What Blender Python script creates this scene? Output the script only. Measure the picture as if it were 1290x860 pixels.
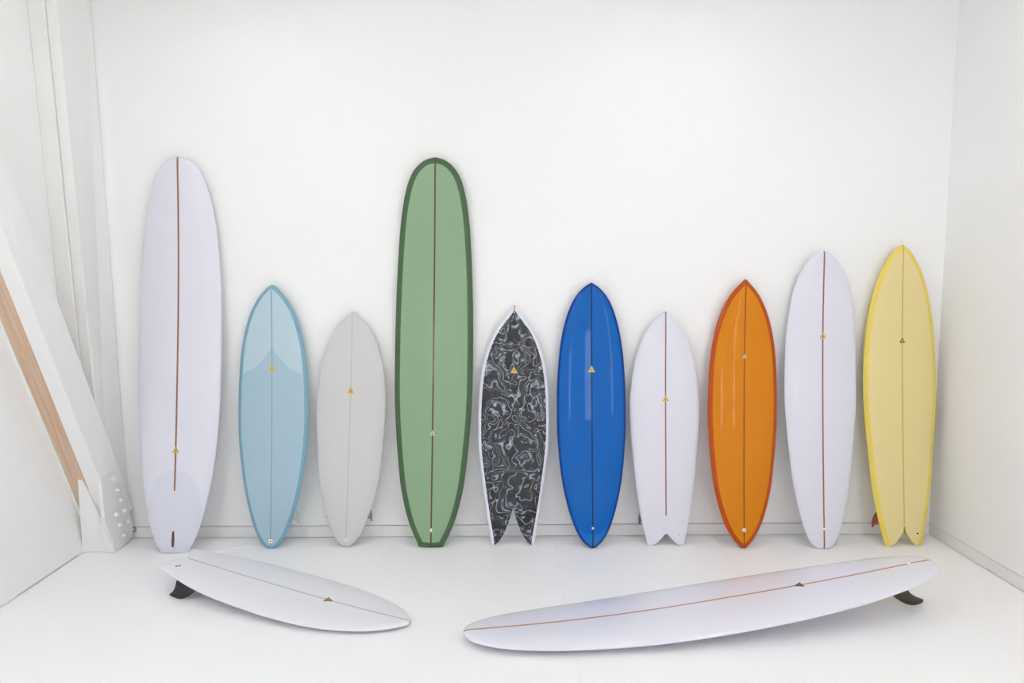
import bpy, bmesh, math
import numpy as np
from mathutils import Matrix, Vector

for o in list(bpy.data.objects):
    bpy.data.objects.remove(o)
scene = bpy.context.scene
COL = scene.collection

# ------------------------------------------------------------------ camera
IW, IH = 1290.0, 860.0
FPX = 900.0                       # focal length in photo pixels
CAM_H = 2.0
PITCH = math.atan(87 / FPX)       # looking slightly down
YAW = math.atan(14 / FPX)         # turned slightly to the right
cam_d = bpy.data.cameras.new('camera')
cam_d.sensor_width = 36.0
cam_d.lens = FPX / IW * 36.0
cam_d.clip_start = 0.05
cam = bpy.data.objects.new('camera', cam_d)
COL.objects.link(cam)
cam.location = (0, 0, CAM_H)
cam.rotation_euler = (math.pi / 2 - PITCH, 0, -YAW)
scene.camera = cam

# ------------------------------------------------------------------ world, exposure
w = bpy.data.worlds.new('world')
scene.world = w
w.use_nodes = True
w.node_tree.nodes['Background'].inputs[0].default_value = (0.97, 0.985, 1.0, 1)
w.node_tree.nodes['Background'].inputs[1].default_value = 6.5
vs = scene.view_settings
vs.view_transform = 'Standard'
vs.look = 'None'
vs.exposure = -0.04
vs.gamma = 1.0
vs.use_curve_mapping = False
scene.cycles.max_bounces = 12
scene.cycles.diffuse_bounces = 8
LAMP_W = 15.5                     # power of each ceiling light
LAMP_ROWS = ((-1.68, -2.3), (1.2, 2.5))   # the pair by the back wall, the added pairs further out
LAMP_Y = (4.12, 2.45, 0.75, -0.95, -2.65, -4.35, -6.05, -7.75)
ADDED_GLOW = 12.5                  # radiance of the open strip lights added further out
LAMP_Z = 4.15                     # the pair by the back wall
LAMP_Z_FAR = 3.95                 # the added rows further out hang lower

# room: camera stands at the origin, +y runs to the back wall
D = 5.275                         # back wall
XL, XR = -3.0, 3.283              # side walls
YB = -9.0                         # wall behind the camera
ZC = 4.75                         # ceiling

# ------------------------------------------------------------------ pixel helpers
fw = np.array([math.sin(YAW) * math.cos(PITCH), math.cos(YAW) * math.cos(PITCH), -math.sin(PITCH)])
rt_ = np.array([math.cos(YAW), -math.sin(YAW), 0.0])
up_ = np.cross(rt_, fw)
CP = np.array([0.0, 0.0, CAM_H])

def ray(p):
    return fw + rt_ * (p[0] - IW / 2) / FPX - up_ * (p[1] - IH / 2) / FPX
def onz(p, z):
    d = ray(p)
    return CP + d * (z - CAM_H) / d[2]
def ony(p, y):
    d = ray(p)
    return CP + d * y / d[1]
def onx(p, x):
    d = ray(p)
    return CP + d * x / d[0]

# ------------------------------------------------------------------ materials
def srgb(r, g, b, k=1.0):
    out = []
    for c in (r, g, b):
        c /= 255.0
        c = c / 12.92 if c <= 0.04045 else ((c + 0.055) / 1.055) ** 2.4
        out.append(min(1.0, c * k))
    return out

def mat(name, col, rough=0.5, coat=0.0, metal=0.0, var=0.0, vscale=3.0, bump=0.0, bscale=60.0, stretch=(1, 1, 1)):
    m = bpy.data.materials.new(name)
    m.use_nodes = True
    nt = m.node_tree
    b = nt.nodes['Principled BSDF']
    b.inputs['Base Color'].default_value = (*col, 1)
    b.inputs['Roughness'].default_value = rough
    b.inputs['Metallic'].default_value = metal
    if coat:
        b.inputs['Coat Weight'].default_value = coat
        b.inputs['Coat Roughness'].default_value = 0.02
        b.inputs['Specular IOR Level'].default_value = 0.1
        b.inputs['Coat IOR'].default_value = 1.4
    if var or bump:
        tc = nt.nodes.new('ShaderNodeTexCoord')
        mp = nt.nodes.new('ShaderNodeMapping')
        mp.inputs['Scale'].default_value = stretch
        nt.links.new(tc.outputs['Object'], mp.inputs['Vector'])
    if var:
        n = nt.nodes.new('ShaderNodeTexNoise')
        n.inputs['Scale'].default_value = vscale
        n.inputs['Detail'].default_value = 4
        nt.links.new(mp.outputs['Vector'], n.inputs['Vector'])
        mx = nt.nodes.new('ShaderNodeMix')
        mx.data_type = 'RGBA'
        mx.inputs[6].default_value = (*[c * (1 - var) for c in col], 1)
        mx.inputs[7].default_value = (*[min(1, c * (1 + var)) for c in col], 1)
        nt.links.new(n.outputs['Fac'], mx.inputs[0])
        nt.links.new(mx.outputs[2], b.inputs['Base Color'])
    if bump:
        n2 = nt.nodes.new('ShaderNodeTexNoise')
        n2.inputs['Scale'].default_value = bscale
        n2.inputs['Detail'].default_value = 3
        nt.links.new(mp.outputs['Vector'], n2.inputs['Vector'])
        bp = nt.nodes.new('ShaderNodeBump')
        bp.inputs['Strength'].default_value = bump
        bp.inputs['Distance'].default_value = 0.002
        nt.links.new(n2.outputs['Fac'], bp.inputs['Height'])
        nt.links.new(bp.outputs['Normal'], b.inputs['Normal'])
    return m

def swirl_mat():
    """black resin with white marbled swirls"""
    m = bpy.data.materials.new('marbled_black_resin')
    m.use_nodes = True
    nt = m.node_tree
    L = nt.links.new
    b = nt.nodes['Principled BSDF']
    b.inputs['Roughness'].default_value = 0.25
    b.inputs['Coat Weight'].default_value = 0.4
    b.inputs['Coat Roughness'].default_value = 0.05
    tc = nt.nodes.new('ShaderNodeTexCoord')
    big = nt.nodes.new('ShaderNodeTexNoise')
    big.inputs['Scale'].default_value = 5.0
    big.inputs['Detail'].default_value = 2.0
    L(tc.outputs['Object'], big.inputs['Vector'])
    sub = nt.nodes.new('ShaderNodeVectorMath'); sub.operation = 'SUBTRACT'
    sub.inputs[1].default_value = (0.5, 0.5, 0.5)
    L(big.outputs['Color'], sub.inputs[0])
    sc = nt.nodes.new('ShaderNodeVectorMath'); sc.operation = 'SCALE'
    sc.inputs['Scale'].default_value = 0.42
    L(sub.outputs[0], sc.inputs[0])
    add = nt.nodes.new('ShaderNodeVectorMath'); add.operation = 'ADD'
    L(tc.outputs['Object'], add.inputs[0]); L(sc.outputs[0], add.inputs[1])
    n = nt.nodes.new('ShaderNodeTexNoise')
    n.inputs['Scale'].default_value = 4.2
    n.inputs['Detail'].default_value = 2.0
    n.inputs['Roughness'].default_value = 0.55
    n.inputs['Distortion'].default_value = 0.9
    L(add.outputs[0], n.inputs['Vector'])
    # many thin light veins: ping-pong of the warped noise
    mu = nt.nodes.new('ShaderNodeMath'); mu.operation = 'MULTIPLY'; mu.inputs[1].default_value = 9.0
    L(n.outputs['Fac'], mu.inputs[0])
    pp = nt.nodes.new('ShaderNodeMath'); pp.operation = 'PINGPONG'; pp.inputs[1].default_value = 0.5
    L(mu.outputs[0], pp.inputs[0])
    m2 = nt.nodes.new('ShaderNodeMath'); m2.operation = 'MULTIPLY'; m2.inputs[1].default_value = 2.0
    L(pp.outputs[0], m2.inputs[0])
    r = nt.nodes.new('ShaderNodeValToRGB')
    e = r.color_ramp.elements
    e[0].position = 0.0; e[0].color = (*srgb(6, 7, 12), 1)
    e[1].position = 1.0; e[1].color = (*srgb(165, 172, 184), 1)
    for p, c in ((0.4, (16, 18, 26)), (0.68, (50, 54, 66)), (0.88, (94, 100, 114))):
        k = e.new(p); k.color = (*srgb(*c), 1)
    L(m2.outputs[0], r.inputs['Fac'])
    # larger clouds decide where veins are strong
    cl = nt.nodes.new('ShaderNodeTexNoise')
    cl.inputs['Scale'].default_value = 9.0
    cl.inputs['Detail'].default_value = 2.0
    cl.inputs['Distortion'].default_value = 1.0
    L(tc.outputs['Object'], cl.inputs['Vector'])
    mr = nt.nodes.new('ShaderNodeMapRange')
    mr.inputs[1].default_value = 6.56; mr.inputs[2].default_value = 0.62
    mr.inputs[3].default_value = 0.12; mr.inputs[4].default_value = 1.0
    L(cl.outputs['Fac'], mr.inputs[0])
    mx = nt.nodes.new('ShaderNodeMix'); mx.data_type = 'RGBA'
    mx.inputs[6].default_value = (*srgb(14, 15, 22), 1)
    L(mr.outputs[0], mx.inputs[0]); L(r.outputs['Color'], mx.inputs[7])
    L(mx.outputs[2], b.inputs['Base Color'])
    return m

def wood_mat(name, a, c, rough=0.6):
    m = bpy.data.materials.new(name)
    m.use_nodes = True
    nt = m.node_tree
    b = nt.nodes['Principled BSDF']
    b.inputs['Roughness'].default_value = rough
    tc = nt.nodes.new('ShaderNodeTexCoord')
    mp = nt.nodes.new('ShaderNodeMapping')
    m0 = nt.nodes.new('ShaderNodeMapping')
    m0.inputs['Rotation'].default_value = (math.radians(-25.8), 0, 0)
    mp.inputs['Scale'].default_value = (14, 14, 0.7)
    nt.links.new(tc.outputs['Object'], m0.inputs['Vector'])
    n = nt.nodes.new('ShaderNodeTexNoise')
    n.inputs['Scale'].default_value = 3.0
    n.inputs['Detail'].default_value = 6
    n.inputs['Distortion'].default_value = 0.6
    r = nt.nodes.new('ShaderNodeValToRGB')
    r.color_ramp.elements[0].position = 0.3
    r.color_ramp.elements[0].color = (*a, 1)
    r.color_ramp.elements[1].position = 0.6
    r.color_ramp.elements[1].color = (*c, 1)
    nt.links.new(m0.outputs['Vector'], mp.inputs['Vector'])
    nt.links.new(mp.outputs['Vector'], n.inputs['Vector'])
    nt.links.new(n.outputs['Fac'], r.inputs['Fac'])
    nt.links.new(r.outputs['Color'], b.inputs['Base Color'])
    return m

WALL = mat('white_wall_paint', (0.9, 0.899, 0.894), 0.65, var=0.008, vscale=1.5, bump=0.05, bscale=180)
CEIL = mat('white_ceiling_paint', (0.89, 0.89, 0.885), 0.7, var=0.01, bump=0.05)
FLOOR = mat('white_floor_paint', (0.925, 0.928, 0.94), 0.5, var=0.012, vscale=2.0, bump=0.06, bscale=40)
DARK = mat('dark_gap', (0.05, 0.048, 0.045), 0.9, var=0.2)
TRIM = mat('white_trim_paint', (0.83, 0.83, 0.83), 0.5, var=0.01)
BEAM = mat('white_beam_paint', (0.87, 0.868, 0.86), 0.6, var=0.03, vscale=5, bump=0.25, bscale=25, stretch=(3, 3, 0.5))
RAW = wood_mat('raw_pine_wood', srgb(196, 160, 130), srgb(214, 188, 164))
STEEL = mat('white_painted_steel', (0.82, 0.82, 0.82), 0.45, var=0.01)
LAMPW = mat('white_enamel', (0.8, 0.8, 0.8), 0.4, var=0.01)
BRASS = mat('brass_hook', srgb(170, 140, 110), 0.35, metal=0.6, var=0.05)

def resin(name, rgb, k=1.0, coat=1.0, var=0.02, rough=0.3):
    return mat(name, srgb(*rgb, k), rough, coat=coat, var=var, vscale=2.2, stretch=(2.5, 0.6, 1))

M = dict(
    white=resin('clear_glassed_white_foam', (222, 222, 234)),
    white2=resin('sanded_white_foam', (226, 227, 233), coat=0.35),
    whitepatch=resin('white_tail_patch', (216, 217, 231)),
    grey=resin('warm_grey_resin', (208, 206, 206), coat=0.25),
    sky_rail=resin('sky_blue_rail_resin', (120, 166, 188)),
    sky=resin('sky_blue_deck_resin', (166, 192, 206), coat=0.4),
    sky_pale=resin('pale_sky_blue_patch', (182, 204, 214), coat=0.4),
    green_rail=resin('dark_green_rail_resin', (78, 104, 74), coat=0.3),
    green=resin('sage_green_deck_resin', (142, 170, 138), coat=0.15, rough=0.45),
    lav=resin('white_resin_rail', (226, 226, 240)),
    swirl=swirl_mat(),
    blue_rail=resin('deep_blue_rail_resin', (0, 62, 142), coat=0.45),
    blue=resin('cobalt_blue_resin', (0, 96, 182), coat=0.45),
    blue_patch=resin('bright_blue_tail_patch', (0, 108, 194)),
    orange_rail=resin('burnt_orange_rail_resin', (184, 76, 12), coat=0.5),
    orange=resin('amber_orange_resin', (214, 130, 4), coat=0.5),
    yellow_rail=resin('lemon_rail_resin', (230, 206, 96), coat=0.5),
    yellow=resin('butter_yellow_resin', (228, 211, 152), coat=0.5),
    s_brown=mat('brown_wood_stringer', srgb(150, 106, 84), 0.35, coat=0.5, var=0.12, vscale=8),
    s_dark=mat('dark_wood_stringer', srgb(98, 76, 60), 0.35, coat=0.5, var=0.12, vscale=8),
    s_navy=mat('navy_stringer', srgb(20, 50, 84), 0.3, coat=0.5, var=0.1),
    s_rust=mat('rust_stringer', srgb(136, 74, 22), 0.3, coat=0.5, var=0.1),
    s_tan=mat('tan_stringer', srgb(204, 172, 112), 0.35, coat=0.4, var=0.1),
    s_grey=mat('grey_stringer', srgb(190, 187, 186), 0.5, var=0.05),
    s_sky=mat('grey_blue_stringer', srgb(140, 166, 168), 0.4, var=0.05),
    gold=mat('gold_foil', srgb(214, 178, 84), 0.4, metal=0.3, var=0.05),
    olive=mat('dark_gold_foil', srgb(140, 118, 66), 0.4, metal=0.2, var=0.05),
    silver=mat('pale_foil', srgb(196, 190, 160), 0.4, metal=0.2, var=0.05),
    plug_w=mat('white_plastic_plug', srgb(238, 238, 240), 0.4, var=0.01),
    plug_c=mat('cream_plastic_plug', srgb(236, 222, 190), 0.4, var=0.01),
    hole=mat('plug_hole', srgb(34, 32, 34), 0.5, var=0.1),
    tab=mat('brown_fin_tab', srgb(92, 74, 52), 0.5, var=0.2, vscale=20),
    fin_black=mat('black_glass_fin', srgb(46, 46, 50), 0.3, coat=0.5, var=0.1),
    fin_olive=mat('olive_black_fin', srgb(70, 70, 56), 0.3, coat=0.5, var=0.15),
    fin_rust=mat('rust_red_fin', srgb(152, 70, 36), 0.35, coat=0.5, var=0.1),
    fin_grey=mat('grey_fin', srgb(120, 118, 116), 0.4, var=0.1),
    fin_clear=mat('pale_fin', srgb(200, 205, 205), 0.3, var=0.05),
)

# ------------------------------------------------------------------ object helpers
def link_mesh(name, verts, faces, material, parent=None, smooth=True, sharp=None):
    me = bpy.data.meshes.new(name)
    me.from_pydata([tuple(map(float, v)) for v in verts], [], faces)
    me.validate()
    bm = bmesh.new()
    bm.from_mesh(me)
    bmesh.ops.remove_doubles(bm, verts=bm.verts, dist=1e-5)
    bmesh.ops.dissolve_degenerate(bm, edges=bm.edges, dist=1e-6)
    bmesh.ops.recalc_face_normals(bm, faces=bm.faces)
    for f in bm.faces:
        f.smooth = smooth
    if smooth:
        lim = math.radians(sharp or 40)
        for e in bm.edges:
            if len(e.link_faces) == 2 and e.calc_face_angle(0) > lim:
                e.smooth = False
    bm.to_mesh(me)
    bm.free()
    me.materials.append(material)
    o = bpy.data.objects.new(name, me)
    COL.objects.link(o)
    if parent is not None:
        o.parent = parent
    return o

def box_vf(lo, hi):
    x0, y0, z0 = lo
    x1, y1, z1 = hi
    v = [(x0, y0, z0), (x1, y0, z0), (x1, y1, z0), (x0, y1, z0), (x0, y0, z1), (x1, y0, z1), (x1, y1, z1), (x0, y1, z1)]
    f = [(0, 3, 2, 1), (4, 5, 6, 7), (0, 1, 5, 4), (1, 2, 6, 5), (2, 3, 7, 6), (3, 0, 4, 7)]
    return v, f

def hexa(name, v8, material, parent=None, bevel=0.0):
    """box from eight corners: four of the lower ring, then four of the upper ring"""
    f = [(0, 3, 2, 1), (4, 5, 6, 7), (0, 1, 5, 4), (1, 2, 6, 5), (2, 3, 7, 6), (3, 0, 4, 7)]
    o = link_mesh(name, v8, f, material, parent, smooth=False)
    if bevel:
        bm = bmesh.new(); bm.from_mesh(o.data)
        bmesh.ops.bevel(bm, geom=list(bm.edges), offset=bevel, segments=2, affect='EDGES', profile=0.5)
        bm.to_mesh(o.data); bm.free()
    return o

def boxes(name, lst, material, parent=None):
    V, F_ = [], []
    for lo, hi in lst:
        v, f = box_vf(lo, hi)
        n = len(V)
        V += v
        F_ += [tuple(i + n for i in q) for q in f]
    return link_mesh(name, V, F_, material, parent, smooth=False)

def structure(o):
    o['kind'] = 'structure'
    return o

def tag(o, label, cat, group=None):
    o['label'] = label
    o['category'] = cat
    if group:
        o['group'] = group
    return o

def empty(name, matrix):
    o = bpy.data.objects.new(name, None)
    o.empty_display_size = 0.1
    COL.objects.link(o)
    o.matrix_world = matrix
    return o

# ------------------------------------------------------------------ the room
BBH = 0.088     # baseboard height
wall_b = structure(boxes('wall_back', [((XL - 0.3, D, BBH + 0.006), (XR + 0.3, D + 0.12, ZC))], WALL))
structure(boxes('trim_1', [((XL - 0.3, D + 0.02, -0.02), (XR + 0.3, D + 0.1, BBH + 0.004))], TRIM))
structure(boxes('baseboard_back', [((XL, D - 0.003, 0.005), (XR, D + 0.019, BBH))], TRIM))
# right wall with its low baseboard
WR = (-1.55, -0.75, 0.95, 2.55)    # unseen window added in the right wall for board reflections: y0, y1, z0, z1
structure(boxes('wall_right', [((XR, YB, BBH + 0.002), (XR + 0.12, WR[0], ZC)), ((XR, WR[1], BBH + 0.002), (XR + 0.12, D, ZC)),
                               ((XR, WR[0], BBH + 0.002), (XR + 0.12, WR[1], WR[2])), ((XR, WR[0], WR[3]), (XR + 0.12, WR[1], ZC))], WALL))
structure(boxes('baseboard_right', [((XR - 0.002, YB, 0.005), (XR + 0.1, D - 0.004, BBH))], TRIM))
# left wall: hangs a little above the floor near the post, leaving a dark gap
ys = [YB, 3.9, 4.25, 4.35, 4.9, 4.98, D]
zs = [0.0, 0.0, 0.004, 0.009, 0.009, 0.004, 0.004]
V, F_ = [], []
for y, z in zip(ys, zs):
    V += [(XL, y, z), (XL - 0.08, y, z), (XL, y, ZC), (XL - 0.08, y, ZC)]
for i in range(len(ys) - 1):
    a, b = 4 * i, 4 * (i + 1)
    F_ += [(a, b, b + 2, a + 2), (a + 1, a + 3, b + 3, b + 1), (a, a + 1, b + 1, b), (a + 2, b + 2, b + 3, a + 3)]
structure(link_mesh('wall_left', V, F_, WALL, smooth=False))
structure(boxes('trim_2', [((XL - 0.2, YB, -0.02), (XL - 0.085, D, 0.3))], DARK))
# two tall unseen windows added behind the camera for light and reflections
WB = ((-2.3, -1.6), (1.75, 2.45))
WZ = (0.95, 2.15)
xs_ = [XL - 0.3, WB[0][0], WB[0][1], WB[1][0], WB[1][1], XR + 0.3]
rear = []
for i in range(5):
    if i in (1, 3):
        rear += [((xs_[i], YB - 0.12, 0), (xs_[i + 1], YB, WZ[0])), ((xs_[i], YB - 0.12, WZ[1]), (xs_[i + 1], YB, ZC))]
    else:
        rear += [((xs_[i], YB - 0.12, 0), (xs_[i + 1], YB, ZC))]
structure(boxes('wall_rear', rear, WALL))
def portal(name, loc, rot, sx, sy):  # guides sampling of daylight through the added windows
    ld = bpy.data.lights.new(name, 'AREA')
    ld.shape = 'RECTANGLE'
    ld.size, ld.size_y = sx, sy
    ld.cycles.is_portal = True
    o = bpy.data.objects.new(name, ld)
    COL.objects.link(o)
    o.location, o.rotation_euler = loc, rot
for x0, x1 in WB:
    portal('added_window_portal', ((x0 + x1) / 2, YB - 0.06, sum(WZ) / 2), (math.pi / 2, 0, math.pi), x1 - x0, WZ[1] - WZ[0])
portal('added_window_portal', (XR + 0.06, (WR[0] + WR[1]) / 2, (WR[2] + WR[3]) / 2), (math.pi / 2, 0, -math.pi / 2), WR[1] - WR[0], WR[3] - WR[2])
def added_window_bars(name, axis, fixed, a0, a1, z0, z1):  # frames for the windows added behind the camera
    lst = []
    w_ = 0.025
    def add(p0, p1, q0, q1):
        lo = (p0, fixed - 0.03, q0) if axis == 'x' else (fixed - 0.03, p0, q0)
        hi = (p1, fixed + 0.03, q1) if axis == 'x' else (fixed + 0.03, p1, q1)
        lst.append((lo, hi))
    add(a0, a0 + w_, z0, z1); add(a1 - w_, a1, z0, z1)
    add(a0 + w_, a1 - w_, z0, z0 + w_); add(a0 + w_, a1 - w_, z1 - w_, z1)
    add(a0 + w_, a1 - w_, (z0 + z1) / 2 - .012, (z0 + z1) / 2 + .012)
    structure(boxes(name, lst, TRIM))
added_window_bars('added_window_1', 'x', YB - 0.08, *WB[0], *WZ)
added_window_bars('added_window_2', 'x', YB - 0.08, *WB[1], *WZ)
added_window_bars('added_window_3', 'y', XR + 0.08, *WR)
structure(boxes('ceiling', [((XL - 0.3, YB - 0.12, ZC), (XR + 0.3, D + 0.12, ZC + 0.1))], CEIL))

# floor: painted sheets butted on a base
floor = structure(boxes('floor', [((XL - 0.3, YB, -0.06), (XR + 0.3, D + 0.12, -0.012))], DARK))
sheet_mesh = {}
x = XL - 0.25
xs_edges = [XL - 0.25, -2.05, -0.83, 0.39, 1.61, 2.83, XR + 0.25]
y_rows = [[-9.0, -7.3, -4.88, -2.44, 0.0, 2.2, 4.02, D + 0.1], [-9.0, -8.5, -6.1, -3.64, -1.2, 1.24, 3.3, 4.62, D + 0.1]]
for i in range(len(xs_edges) - 1):
    yr = y_rows[i % 2]
    for j in range(len(yr) - 1):
        x0, x1, y0, y1 = xs_edges[i], xs_edges[i + 1], yr[j], yr[j + 1]
        key = (round(x1 - x0, 3), round(y1 - y0, 3))
        g = 0.0003
        if key not in sheet_mesh:
            o = boxes('floor_sheet', [((g, g, -0.012), (x1 - x0 - g, y1 - y0 - g, 0.0))], FLOOR)
            sheet_mesh[key] = o.data
        else:
            o = bpy.data.objects.new('floor_sheet', sheet_mesh[key])
            COL.objects.link(o)
        o.parent = floor
        o.location = (x0, y0, 0)

# ------------------------------------------------------------------ timber post with diagonal brace in the left corner
ZT = ZC - 0.002
def pf(z):                         # front of the post leans a little towards the room
    return 5.012 - 0.069 * z
def pbx(z):                        # where the side of the post meets the back wall
    return -2.79 - 0.023 * z
post = empty('timber_corner_post', Matrix.Translation((-2.9, 5.1, 0)))
tag(post, 'white painted timber post in the room corner with a diagonal brace and bolted plate', 'post')
inv = Vector((-2.9, 5.1, 0))
def rel(vs):
    return [tuple(Vector(map(float, v)) - inv) for v in vs]
xa, xm, xb = XL + 0.001, -2.893, -2.82
yb = D - 0.004
hexa('post_plank', rel([(xa, pf(0), 0.001), (xm, pf(0), 0.001), (xm, yb, 0.001), (xa, yb, 0.001),
                        (xa, pf(ZT), ZT), (xm, pf(ZT), ZT), (xm, yb, ZT), (xa, yb, ZT)]), BEAM, post, 0.004)
hexa('post_plank', rel([(xm + .002, pf(0) + .012, 0.001), (xb, pf(0) + .012, 0.001), (pbx(0), yb, 0.001), (xm + .002, yb, 0.001),
                        (xm + .002, pf(ZT) + .012, ZT), (xb, pf(ZT) + .012, ZT), (pbx(ZT), yb, ZT), (xm + .002, yb, ZT)]), BEAM, post, 0.006)
# brace runs up towards the room beside the left wall
XS = -2.76
c0, c1 = onx((0, 283), XS), onx((101, 542), XS)
slope = (c1[1] - c0[1]) / (c1[2] - c0[2])          # dy per dz along the front edge
def bf(z):
    return c1[1] + slope * (z - c1[2])
DEP = 0.262
zb0, zb1 = 0.235, ZT
hexa('brace_beam', rel([(-2.862, bf(zb0), zb0), (XS, bf(zb0), zb0), (XS, bf(zb0) + DEP, zb0), (-2.862, bf(zb0) + DEP, zb0),
                        (-2.862, bf(zb1), zb1), (XS, bf(zb1), zb1), (XS, bf(zb1) + DEP, zb1), (-2.862, bf(zb1) + DEP, zb1)]), BEAM, post, 0.005)
hexa('raw_wood_strip', rel([(XL + .022, bf(zb0) + .008, zb0), (-2.863, bf(zb0) + .008, zb0), (-2.863, bf(zb0) + .2, zb0), (XL + .022, bf(zb0) + .2, zb0),
                            (XL + .022, bf(zb1) + .008, zb1), (-2.863, bf(zb1) + .008, zb1), (-2.863, bf(zb1) + .2, zb1), (XL + .022, bf(zb1) + .2, zb1)]), RAW, post)['label'] = 'unpainted wood strip along the brace'
hexa('edge_strip', rel([(XL + .001, bf(zb0), zb0), (XL + .02, bf(zb0), zb0), (XL + .02, bf(zb0) + .2, zb0), (XL + .001, bf(zb0) + .2, zb0),
                        (XL + .001, bf(zb1), zb1), (XL + .02, bf(zb1), zb1), (XL + .02, bf(zb1) + .2, zb1), (XL + .001, bf(zb1) + .2, zb1)]), BEAM, post)
fp = [ony((97, 590), 4.822), onz((104, 695), 0.002), onz((137, 695), 0.002), ony((128, 655), 4.945)]
hexa('foot_board', rel([fp[1], fp[2], fp[2] + np.array([0, .1, 0]), fp[1] + np.array([0, .1, 0]),
                        fp[0], fp[3], fp[3] + np.array([0, .1, 0]), fp[0] + np.array([0, .1, 0])]), BEAM, post)
# steel gusset plate bolted to the foot of the brace
PXp = XS + 0.006
pl = [onx(q, PXp) for q in ((132.5, 657), (143.5, 685), (167, 677), (167.5, 658), (144.5, 590), (127, 600))]
V = [(PXp, p[1], max(p[2], 0.004)) for p in pl] + [(XS - 0.02, p[1], max(p[2], 0.004)) for p in pl]
n = len(pl)
F_ = [tuple(range(n)), tuple(reversed(range(n, 2 * n)))] + [(i, (i + 1) % n, (i + 1) % n + n, i + n) for i in range(n)]
link_mesh('gusset_plate', rel(V), F_, STEEL, post, smooth=False)
# foot block of the brace behind the plate
f0 = onx((132.5, 657), XS); f1 = onx((143.5, 687), XS)
hexa('brace_foot', rel([(-2.818, f1[1] + .02, 0.002), (XS - .004, f1[1] + .02, 0.002), (XS - .004, 5.2, 0.002), (-2.818, 5.2, 0.002),
                        (-2.818, f0[1] + .02, 0.26), (XS - .004, f0[1] + .02, 0.26), (XS - .004, 5.2, 0.26), (-2.818, 5.2, 0.26)]), BEAM, post, 0.004)
def bolt_mesh():
    V, F_ = [], []
    prof = [(0.0, 0.0, 0.017), (0.006, 0, 0.017), (0.006, 0, 0.012), (0.014, 0, 0.011), (0.019, 0, 0.007)]
    nn = 10
    for d, _, r in prof:
        for k in range(nn):
            a = 2 * math.pi * k / nn
            V.append((d, r * math.cos(a), r * math.sin(a)))
    for i in range(len(prof) - 1):
        for k in range(nn):
            F_.append((i * nn + k, i * nn + (k + 1) % nn, (i + 1) * nn + (k + 1) % nn, (i + 1) * nn + k))
    F_.append(tuple(range((len(prof) - 1) * nn, len(prof) * nn)))
    return V, F_
bm0 = None
for q in ((141.5, 602.5), (147, 617), (151.5, 630), (156, 643), (161, 657), (146, 648), (150, 661), (155.5, 674), (117, 491)):
    p = onx(q, PXp)
    if bm0 is None:
        o = link_mesh('bolt', *bolt_mesh(), STEEL, post)
        bm0 = o.data
    else:
        o = bpy.data.objects.new('bolt', bm0)
        COL.objects.link(o)
        o.parent = post
    o.location = Vector((PXp if q[1] > 500 else -2.83, p[1], p[2])) - inv
# small brass hook low on the back wall beside the post
p = ony((168.5, 667), D - 0.006)
V, F_ = [], []
n1, n2 = 14, 6
for i in range(n1):
    a = -2.2 + 4.4 * i / (n1 - 1)
    for k in range(n2):
        b = 2 * math.pi * k / n2
        rr = 0.017 + 0.0035 * math.cos(b)
        V.append((rr * math.cos(a), 0.0035 * math.sin(b), rr * math.sin(a)))
for i in range(n1 - 1):
    for k in range(n2):
        F_.append((i * n2 + k, i * n2 + (k + 1) % n2, (i + 1) * n2 + (k + 1) % n2, (i + 1) * n2 + k))
hk = link_mesh('wall_hook', V, F_, BRASS)
hk.location = p
tag(hk, 'small round metal hook on the back wall beside the corner post', 'hook')
# loose sheet of white board on the floor behind the small board
q = [onz(a, 0.0) for a in ((279, 673.5), (238, 691.5), (262, 697), (338, 682))]
V = [(p[0], min(p[1], D - 0.006), 0.001) for p in q] + [(p[0], min(p[1], D - 0.006), 0.007) for p in q]
sh = hexa('white_sheet', V, FLOOR)
tag(sh, 'thin white sheet lying flat on the floor against the back wall', 'sheet')

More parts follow.
